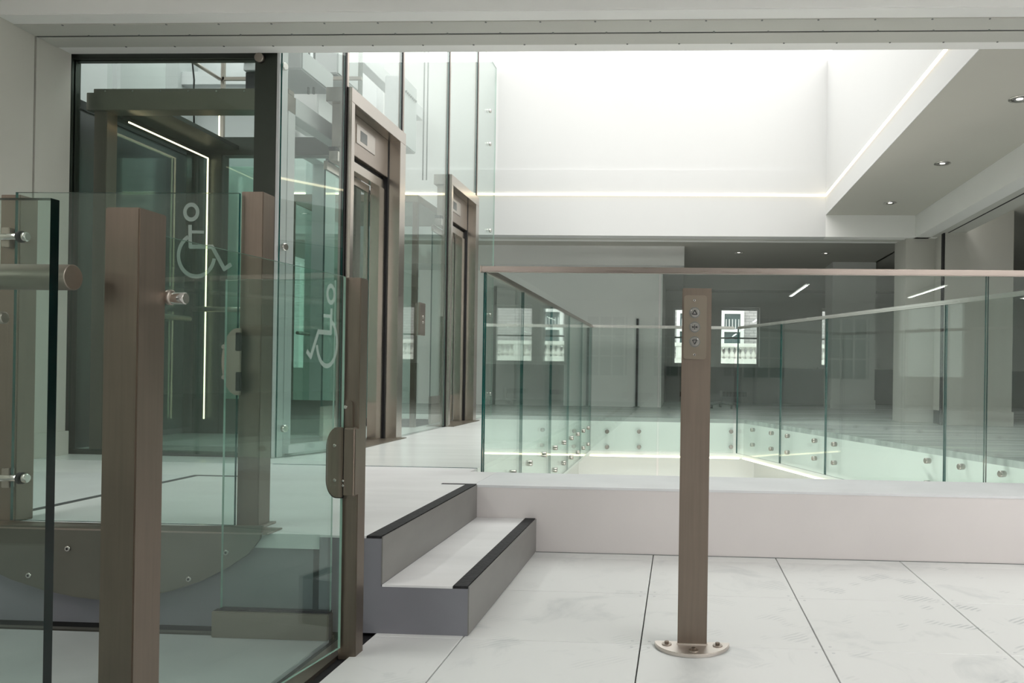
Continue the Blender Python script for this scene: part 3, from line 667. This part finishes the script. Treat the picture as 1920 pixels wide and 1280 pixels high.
# curved fascia plate under the gate
YP = 2.655
arcp = [(492, 986), (487, 1010), (466, 1038), (430, 1062), (380, 1088), (320, 1108), (260, 1121), (200, 1126), (140, 1119), (80, 1106), (20, 1086), (-40, 1058), (-90, 1020), (-110, 986)]
KP = thing('curved_kick_plate', (at(200, 986, Y=YP).x, YP, 0.1), 'half-moon weathered steel plate bolted under the upper gate', 'kick plate')
ap = [at(x, y, Y=YP) for x, y in arcp]
prism('plate', [(p.x, p.z) for p in ap], 'y', YP, YP+.012, M['plate'], KP, bevel=.001)
zt_ = max(p.z for p in ap)
box('top_flange', ap[-1].x, ap[0].x+.02, YP-.004, YG+.012, U+.0005, U+.006, M['steel2'], KP, bevel=.002)
for x, y in ((128, 1028), (55, 1078), (355, 1085), (425, 1035)):
    q = at(x, y, Y=YP); cyl('bolt', (q.x, YP, q.z), (q.x, YP-.007, q.z), .010, M['chrome'], KP, seg=14, caps=.002); cyl('bolt_socket', (q.x, YP-.007, q.z), (q.x, YP-.0075, q.z), .0045, M['black'], KP, seg=6)
# low fixed screen beside the platform
SCR = thing('fixed_glass_screen', (-1.33, 2.6, 0), 'fixed glass screen in a steel floor shoe left of the latch post', 'screen')
s0, s1 = at(411, 1195, Y=2.59), at(616, 1195, Y=2.59)
pane('glass_pane', s0.x, s1.x, 2.594, 2.606, .085, at(500, 524, Y=2.6).z, SCR, 'glassg', 'edgel')
box('floor_shoe', s0.x-.02, s1.x+.005, 2.575, 2.612, 0, .088, M['steelh'], SCR, bevel=.003)
box('gasket', s0.x, s1.x, 2.588, 2.611, .088, .094, M['black'], SCR)

# near glass panel with dark edge and its pull tube
e0 = at(95, 371, Y=1.40); 
NP = thing('glass_side_panel', (e0.x-.4, 1.41, 0), 'thick glass panel with black-looking edge at the left picture edge', 'glass panel')
pane('glass_leaf', e0.x-1.1, e0.x, 1.40, 1.421, -.02, e0.z, NP, 'glassg', 'edged')
h = at(138, 520, Y=1.52)
HR = thing('handrail_tube', (h.x-.4, 1.52, h.z), 'round steel handrail tube with flat end passing behind the black-edged glass', 'handrail')
cyl('tube', (h.x-1.0, 1.52, h.z), (h.x-.0, 1.52, h.z), .0255, M['steelh'], HR, seg=40, caps=.0015)
cyl('bracket', (at(2, 590, Y=1.52).x-.03, 1.52, at(2, 605, Y=1.52).z+.01), (at(10, 590, Y=1.52).x, 1.52, at(2, 605, Y=1.52).z+.01), .012, M['steel2'], HR, seg=20, caps=.002)

# ------------------------------------------------------------------ lift facade (glass shaft front) along the landing
def fy(px, y=500): return at(px, y, X=XF).y
FAC = thing('glass_shaft_front', (XF, 7, U), 'tall glass front of the lift shaft beside the landing', 'glass screen')
mull = [fy(522), fy(641), fy(748), fy(838), fy(889), fy(918)]
HT = 2.86   # top of lift frames
L1 = (fy(646), fy(750)); L2 = (fy(838.5), fy(891))
top = WTOP-.1
XN = at(522.5, 500, Y=4.89).x
pane2('glass_pane', (XN, 4.89), (XF-.006, L1[0]-.035), U+.005, top, .012, FAC, 'glasst', 'edge')
pane('glass_pane', XF-.012, XF+.0, L1[1]+.01, L2[0]-.035, U+.01, top, FAC, 'glasst', 'edge')
pane('glass_pane', XF-.012, XF+.0, L2[1]+.01, DB-.05, U+.01, top, FAC, 'glasst', 'edgel')
pane('glass_pane', XF-.012, XF+.0, L1[0]+.02, L1[1]-.03, HT+.01, top, FAC, 'glasst', 'edge')
pane('glass_pane', XF-.012, XF+.0, L2[0]+.02, L2[1]-.03, HT+.01, top, FAC, 'glasst', 'edge')
for y, z0 in ((L1[0]-.025, U), (L1[1]-.01, HT), (L2[0]-.025, U), (L2[1]-.01, HT)):
    box('mullion_gasket', XF-.02, XF+.002, y-.006, y+.012, z0, top, M['black'], FAC)
    box('mullion', XF-.035, XF+.004, y+.012, y+.045, HT if z0 > 1 else HT, top, M['steel2'], FAC, bevel=.002)
prism('sill_rail', [(XN+.03, 4.99), (XF-.015, L1[0]-.03), (XF-.06, L1[0]-.03), (XN-.02, 5.0)], 'z', U+.02, U+.075, M['silver'], FAC, bevel=.002)
for px, pys in ((530, (125, 463, 803)), (917, (208, 270, 432, 590, 738))):
    for py in pys:
        q = at(px, py, X=XF) if px > 600 else at(px, py, Y=4.93)
        if px < 600: cyl('stand_off', (q.x, q.y, q.z), (q.x+.026, q.y-.008, q.z), .024, M['chrome'], FAC, seg=20, caps=.004)
        else: cyl('stand_off', (XF+.001, q.y, q.z), (XF+.028, q.y, q.z), .024, M['chrome'], FAC, seg=20, caps=.004)
# landing call panel
q0, q1 = at(787, 628, X=XF+.02), at(797.5, 569, X=XF+.02)
CP = thing('landing_call_panel', (XF, (q0.y+q1.y)/2, q0.z), 'narrow steel call panel on the glass between the two lifts', 'call panel')
box('face', XF+.001, XF+.022, q0.y, q1.y, q0.z, q1.z, M['steel2'], CP, bevel=.003)
for dz in (.0, .05): cyl('button', (XF+.022, (q0.y+q1.y)/2, (q0.z+q1.z)/2+dz-.03), (XF+.028, (q0.y+q1.y)/2, (q0.z+q1.z)/2+dz-.03), .012, M['chrome'], CP, seg=14, caps=.002)

def lift(y0, y1, label):
    t = thing('lift_entrance', (XF, (y0+y1)/2, U), label, 'lift', 'steel lift entrances')
    jw = .13; PR = .035        # jamb width, how far the frame stands proud
    D = XF-.15                 # door plane
    zD, zT = 2.36, 2.78        # door head, transom top
    box('jamb', XF-.05, XF+PR, y0, y0+.055, U, HT-.10, M['lifts'], t, bevel=.002)
    box('jamb', D, XF+PR, y1-jw, y1, U, HT-.10, M['lifts'], t, bevel=.002)
    box('jamb_gasket', XF-.085, XF-.06, y1-jw-.02, y1-jw-.001, U, HT-.10, M['black'], t)
    box('header', D, XF+PR, y0, y1, HT-.10, HT, M['lifts'], t, bevel=.002)
    # inner door frame stands deeper in the opening
    ya, yb = y0+.055, y1-jw-.02
    tr = box('transom', D+.02, XF-.06, ya, yb, 2.46, HT-.10, M['steel2'], t, bevel=.002)
    ds = box('display', XF-.06, XF-.055, ya+(yb-ya)*.28, ya+(yb-ya)*.68, 2.56, 2.70, M['lifts'], tr, bevel=.002)
    box('display_screen', XF-.055, XF-.054, ya+(yb-ya)*.36, ya+(yb-ya)*.5, 2.59, 2.67, M['dado'], tr)
    box('shadow_gap', D, XF-.10, ya, yb, 2.43, 2.46, M['black'], t)
    box('door_head', D, XF-.085, ya, yb, zD, 2.43, M['lifts'], t, bevel=.002)
    box('inner_jamb', D, XF-.075, yb-.13, yb, U, 2.36, M['lifts'], t, bevel=.002)
    box('inner_gap', D, XF-.072, yb-.005, yb+.004, U, 2.45, M['black'], t)
    ym = (ya+yb-.13)/2
    for k, (a, b) in enumerate(((ya, ym-.004), (ym+.004, yb-.132))):
        dl = pane('door_leaf', D-.03+.012*k, D-.018+.012*k, a, b, U+.3, zD-.06, t, 'glassg', 'edge')
        box('door_rail', D-.035, D-.01, a, b, zD-.06, zD, M['lifts'], dl); box('door_rail', D-.035, D-.01, a, b, U+.02, U+.3, M['lifts'], dl)
        box('door_stile', D-.035, D-.01, b-.035, b, U+.3, zD-.06, M['lifts'], dl)
        box('door_edge', D-.036, D-.009, b, b+.004, U+.02, zD, M['black'], dl)
    box('threshold', D-.05, XF+PR+.05, y0+.03, y1-.02, U-.005, U+.006, M['steelh'], t, bevel=.001)
    return t
lift(L1[0], L1[1], 'nearer steel-framed glass lift entrance in the shaft front')
lift(L2[0], L2[1], 'farther steel-framed glass lift entrance at the end of the shaft front')

# structure and machinery standing inside the shaft
SF = thing('lift_shaft_frame', (-3.5, 7.3, U), 'pale steel frame, rails and boxes inside the glass lift shaft', 'lift frame')
for x, y, wx, wy, z1, mm in ((-3.3, 6.45, .10, .12, top, 'silver'), (-3.3, 7.2, .12, .22, top, 'silver'), (-3.0, 7.05, .03, .04, top, 'paleg'), (-4.05, 8.6, .10, .2, top, 'silver'),
                       (-4.6, 5.9, .15, .3, top, 'silver'), (-4.7, 7.3, .12, .4, top, 'wallgrey'), (-2.75, 6.60, .05, .10, top, 'darksteel'), (-3.7, 9.3, .2, .2, top, 'silver'), (-4.4, 8.0, .1, .5, top, 'paleg')):
    box('column', x-wx/2, x+wx/2, y-wy/2, y+wy/2, U, z1, M[mm], SF, bevel=.003)
for y in (6.45, 7.2, 8.6):
    box('cross_beam', -4.7, -3.2, y-.05, y+.05, 3.5, 3.62, M['silver'], SF, bevel=.003)
box('tie_beam', -3.36, -3.24, 6.4, 9.8, 2.75, 2.95, M['silver'], SF, bevel=.003)
box('tie_beam', -3.36, -3.24, 6.4, 9.8, 4.0, 4.15, M['silver'], SF, bevel=.003)
box('door_gear_box', -2.95, -2.62, 5.35, 5.85, 2.95, 3.1, M['silver'], SF, bevel=.01)
box('control_box', -3.2, -2.9, 6.2, 6.62, 2.86, 3.24, M['sash'], SF, bevel=.01)
for x, y in ((-2.8, 6.3), (-2.95, 8.2)):
    box('machine_frame', x-.1, x+.1, y-.2, y+.2, 3.2, 3.9, M['silver'], SF, bevel=.01)
    for k in range(7): cyl('machine_bolt', (x+.1, y-.15+.05*k, 3.75), (x+.115, y-.15+.05*k, 3.75), .012, M['dado'], SF, seg=8)
for y in (5.7, 8.3):
    for x in (-2.7, -2.74): tube('lift_rope', [(x, y, 2.9), (x, y, 4.6)], .008, M['dado'], SF, seg=6)
# lift cars: glass boxes behind each entrance
for (y0, y1), nm in ((L2, 'farther'),):
    t = thing('lift_car', (-3.1, (y0+y1)/2, U), 'glass lift car standing behind the %s entrance' % nm, 'lift car')
    ya, yb, xa_, xb_ = y0-.15, y1+.1, -3.9, XF-.26
    box('car_floor', xa_, xb_, ya, yb, U-.1, U, M['dado'], t); box('car_roof', xa_, xb_, ya, yb, 2.55, 2.62, M['steelh'], t)
    for x in (xa_, xb_-.05):
        for y in (ya, yb-.05): box('corner_post', x, x+.05, y, y+.05, U, 2.55, M['steel'], t)
    pane('car_glass', xa_+.01, xa_+.022, ya+.05, yb-.05, U, 2.55, t, 'glassg', 'edge'); pane('car_glass', xa_+.05, xb_-.05, ya+.01, ya+.022, U, 2.55, t, 'glassg', 'edge')
    pane('car_glass', xa_+.05, xb_-.05, yb-.03, yb-.018, U, 2.55, t, 'glassg', 'edge')
    cyl('car_handrail', (xa_+.06, ya+.1, 1.25), (xa_+.06, yb-.1, 1.25), .018, M['chrome'], t, seg=10)

# ------------------------------------------------------------------ platform lift behind the left glass front
YF = 4.93
def fx(px, y=500, Y=YF): return at(px, y, Y=Y).x
def fz(py, px=300, Y=YF): return at(px, py, Y=Y).z
FR = thing('lift_lobby_glazing', (-3.1, YF, U), 'dark steel framed glass front left of the lift facade', 'glazed screen')
box('frame_jamb', fx(120), fx(133), YF-.02, YF+.06, U, C+.1, M['darksteel'], FR, bevel=.002)
box('frame_head', fx(120), fx(474), YF-.02, YF+.06, fz(112), C+.08, M['darksteel'], FR, bevel=.002)
box('frame_column', fx(472, Y=4.9), fx(514, Y=4.9), 4.9, 5.02, U, top, M['darksteel'], FR, bevel=.003)
box('column_fin', fx(515, Y=4.9), fx(520, Y=4.9), 4.89, 5.0, U, top, M['silver'], FR, bevel=.002)
box('frame_sill', fx(120), fx(474), YF-.02, YF+.04, U, U+.03, M['darksteel'], FR, bevel=.002)
pane('glass_pane', fx(133), fx(474), YF-.0, YF+.012, U+.03, fz(112), FR, 'glassg', 'edge')
q = at(489, 110, Y=4.9); cyl('stand_off', (q.x, 4.9, q.z), (q.x, 4.872, q.z), .03, M['steel2'], FR, seg=24, caps=.004)
CAR = thing('lift_car', (-3.1, 5.5, U), 'nearer glass lift car seen side on, steel portal and warm light line', 'lift car')
Y0, Y1 = 5.05, 6.08
X0, X1_ = fx(172, Y=Y0), -2.56
box('portal_post', X0, fx(196, Y=Y0), Y0, Y0+.10, U, fz(205, Y=Y0), M['steel'], CAR, bevel=.003)
box('portal_post', X1_-.06, X1_, Y0, Y0+.10, U, fz(205, Y=Y0), M['silver'], CAR, bevel=.003)
hb = box('portal_header', fx(161, Y=Y0), X1_, Y0-.02, Y0+.10, fz(208, Y=Y0), fz(175, Y=Y0), M['steelh'], CAR, bevel=.003)
box('header_lip', fx(170, Y=Y0), X1_, Y0+.0, Y0+.08, fz(175, Y=Y0), fz(166, Y=Y0), M['steelh'], CAR, bevel=.002)
for px in (198, 249, 301, 353, 406, 458):
    q = at(px, 171, Y=Y0); cyl('rivet', (q.x, Y0, q.z), (q.x, Y0-.004, q.z), .006, M['chrome'], CAR, seg=8)
zr = fz(208, Y=Y0)
# side beam, rear beam, roof rim
box('side_beam', X0, X0+.10, Y0+.1, Y1, zr-.0, zr+.12, M['darksteel'], CAR, bevel=.003)
box('side_beam', X0+.10, X0+.42, Y0+.1, Y1, zr+.02, zr+.05, M['darksteel'], CAR)
box('side_beam', X1_-.1, X1_, Y0+.1, Y1, zr-.0, zr+.12, M['silver'], CAR, bevel=.003)
box('rear_beam', X0, X1_, Y1-.05, Y1+.05, zr-.02, zr+.12, M['darksteel'], CAR, bevel=.003)
box('rear_post', fx(394, Y=Y1), fx(420, Y=Y1), Y1-.05, Y1+.05, U, zr, M['darksteel'], CAR, bevel=.003)
box('rear_post', X0, X0+.08, Y1-.05, Y1+.05, U, zr, M['darksteel'], CAR, bevel=.003)
pane('cabin_glass', X0+.05, X0+.062, Y0+.1, Y1-.05, U+.1, zr, CAR, 'glassd', 'edge')
pane('cabin_glass', X0+.08, X1_, Y1-.02, Y1-.008, U+.1, zr, CAR, 'glassd', 'edge')
box('cabin_floor', X0, X1_, Y0+.02, Y1+.05, U, U+.05, M['dado'], CAR, bevel=.003)
box('cabin_kick_panel', X0+.02, X1_, Y1-.04, Y1-.02, U+.05, at(300, 745, Y=Y1).z, M['darksteel'], CAR)
LS = thing('led_strip', (X0+.11, 5.5, U+.2), 'warm light line following the roof edge and rear corner of the nearer lift car', 'light strip', 'warm light strips')
a = at(200, 225, Y=Y0+.02); b = at(390, 305, Y=Y1-.08)
prism('strip', [(Y0+.06, a.z-.006), (Y1-.08, a.z-.006), (Y1-.08, a.z+.003), (Y0+.06, a.z+.003)], 'x', b.x-.004, b.x+.003, M['led'], LS)
box('strip', b.x-.004, b.x+.004, Y1-.086, Y1-.078, at(385, 785, Y=Y1-.08).z, a.z, M['led'], LS)
b2 = at(390, 215, Y=Y1-.2)
box('strip', b.x-.006, b.x+.005, Y1+.06, Y1+.07, zr+.16, zr+.50, M['led'], LS)
cyl('cabin_handrail', (X0+.12, Y1-.12, at(400, 580, Y=Y1-.1).z), (at(478, 580, Y=Y1-.1).x, Y1-.12, at(400, 580, Y=Y1-.1).z), .02, M['steel2'], CAR, seg=12)
cyl('cabin_handrail', (X0+.14, Y0+.25, at(400, 600, Y=Y1-.1).z), (X0+.14, Y1-.2, at(400, 600, Y=Y1-.1).z), .02, M['steel2'], CAR, seg=12)
# balustrade and cable on the cabin roof, wall behind
RG = thing('roof_guard_rail', (-3.2, 6.2, zr+.1), 'thin steel guard rail above the nearer lift car roof', 'guard rail')
z2 = at(412, 148, Y=Y1).z
box('rail', fx(412, Y=Y1), -2.5, Y1-.012, Y1+.012, z2-.012, z2+.012, M['steel2'], RG)
tube('rail', [at(412, 148, Y=Y1), at(345, 105, Y=Y0+.25)], .013, M['steel2'], RG)
box('upright', fx(410, Y=Y1), fx(416, Y=Y1), Y1-.012, Y1+.012, zr+.1, z2+.5, M['steel2'], RG)
box('upright', fx(208, Y=Y1+.3), fx(217, Y=Y1+.3), Y1+.28, Y1+.32, zr, 4.2, M['silver'], RG)
CB = tag(tube('hanging_cable', [at(362, 95, Y=Y1-.3), at(361, 120, Y=Y1-.3), at(364, 150, Y=Y1-.3), at(363, 175, Y=Y1-.3), at(364, 240, Y=Y1-.3)], .006, M['black']), 'thin black cable hanging above the nearer lift car', 'cable')
JB = thing('junction_box', (fx(464, Y=5.9), 5.9, 3.0), 'small grey junction box with a black holder near the dark column', 'box')
q0, q1 = at(456, 132, Y=5.85), at(480, 108, Y=5.85); box('body', q0.x, q1.x, 5.85, 5.95, q0.z, q1.z, M['silver'], JB, bevel=.004)
q0, q1 = at(457, 170, Y=5.85), at(480, 133, Y=5.85); box('holder', q0.x, q1.x, 5.87, 5.93, q0.z, q1.z, M['black'], JB, bevel=.004)
for px in (461, 470): q = at(px, 115, Y=5.85); cyl('gland', (q.x, 5.85, q.z), (q.x, 5.84, q.z), .014, M['chrome'], JB, seg=10)
st(box('wall_shaft_back', -5.4, -5.3, 5.0, DB, U, top, M['wallgrey']))
# shaft partition behind cabin, with pale opening beside the dark part
st(box('wall_shaft_partition', fx(130, Y=6.6)-.6, fx(418, Y=6.6), 6.55, 6.62, U, zr+.15, M['dado']))
st(box('wall_shaft_partition_2', -4.9, -4.0, 7.4, 7.5, U, top, M['silver']))
_zt = at(133, 197, X=-4.1).z
lw_ = st(box('wall_lift_lobby', -4.2, -4.1, 4.95, 6.5, U, _zt, M['lobby']))
box('cladding_cap', -4.2, -4.085, 4.95, 6.5, _zt, _zt+.06, M['black'], lw_)
WP = tag(box('wall_panel', fx(418, Y=6.8), fx(474, Y=6.8), 6.8, 6.84, U+.02, at(440, 312, Y=6.8).z, M['paleg'], bevel=.003), 'pale green enamel panel inside the shaft, seen beside the warm light line', 'panel')

# ------------------------------------------------------------------ loose pieces in the back room
q0 = at(1193, 760, Y=13.12); q1 = at(1197, 597, Y=13.12)
PL = thing('wall_strut', (q0.x, 13.1, U), 'slim dark slotted metal strut standing against the far grey wall', 'strut')
box('channel', q0.x-.03, q0.x+.03, 13.14, 13.19, U, q1.z, M['silver'], PL)
box('channel_slot', q0.x-.018, q0.x+.018, 13.132, 13.14, U, q1.z, M['black'], PL); box('foot', q0.x-.05, q0.x+.05, 13.1, 13.19, U, U+.012, M['dado'], PL)
# swivel chair base in front of the window
cxp = at(1352, 765, Z=U)
CH = thing('swivel_chair_base', (cxp.x, cxp.y, U), 'dark upturned swivel chair base on the floor below the clear far window', 'chair base')
cyl('column', (cxp.x, cxp.y, U+.08), (cxp.x, cxp.y, U+.30), .025, M['dado'], CH, seg=12)
for k in range(5):
    a = 2*PI*k/5+.3; e = Vector((cxp.x+.28*math.cos(a), cxp.y+.28*math.sin(a), U+.07))
    tube('foot', [(cxp.x, cxp.y, U+.1), e], .018, M['dado'], CH, seg=8); cyl('castor', e+Vector((-.02, 0, -.035)), e+Vector((.02, 0, -.035)), .033, M['black'], CH, seg=12)
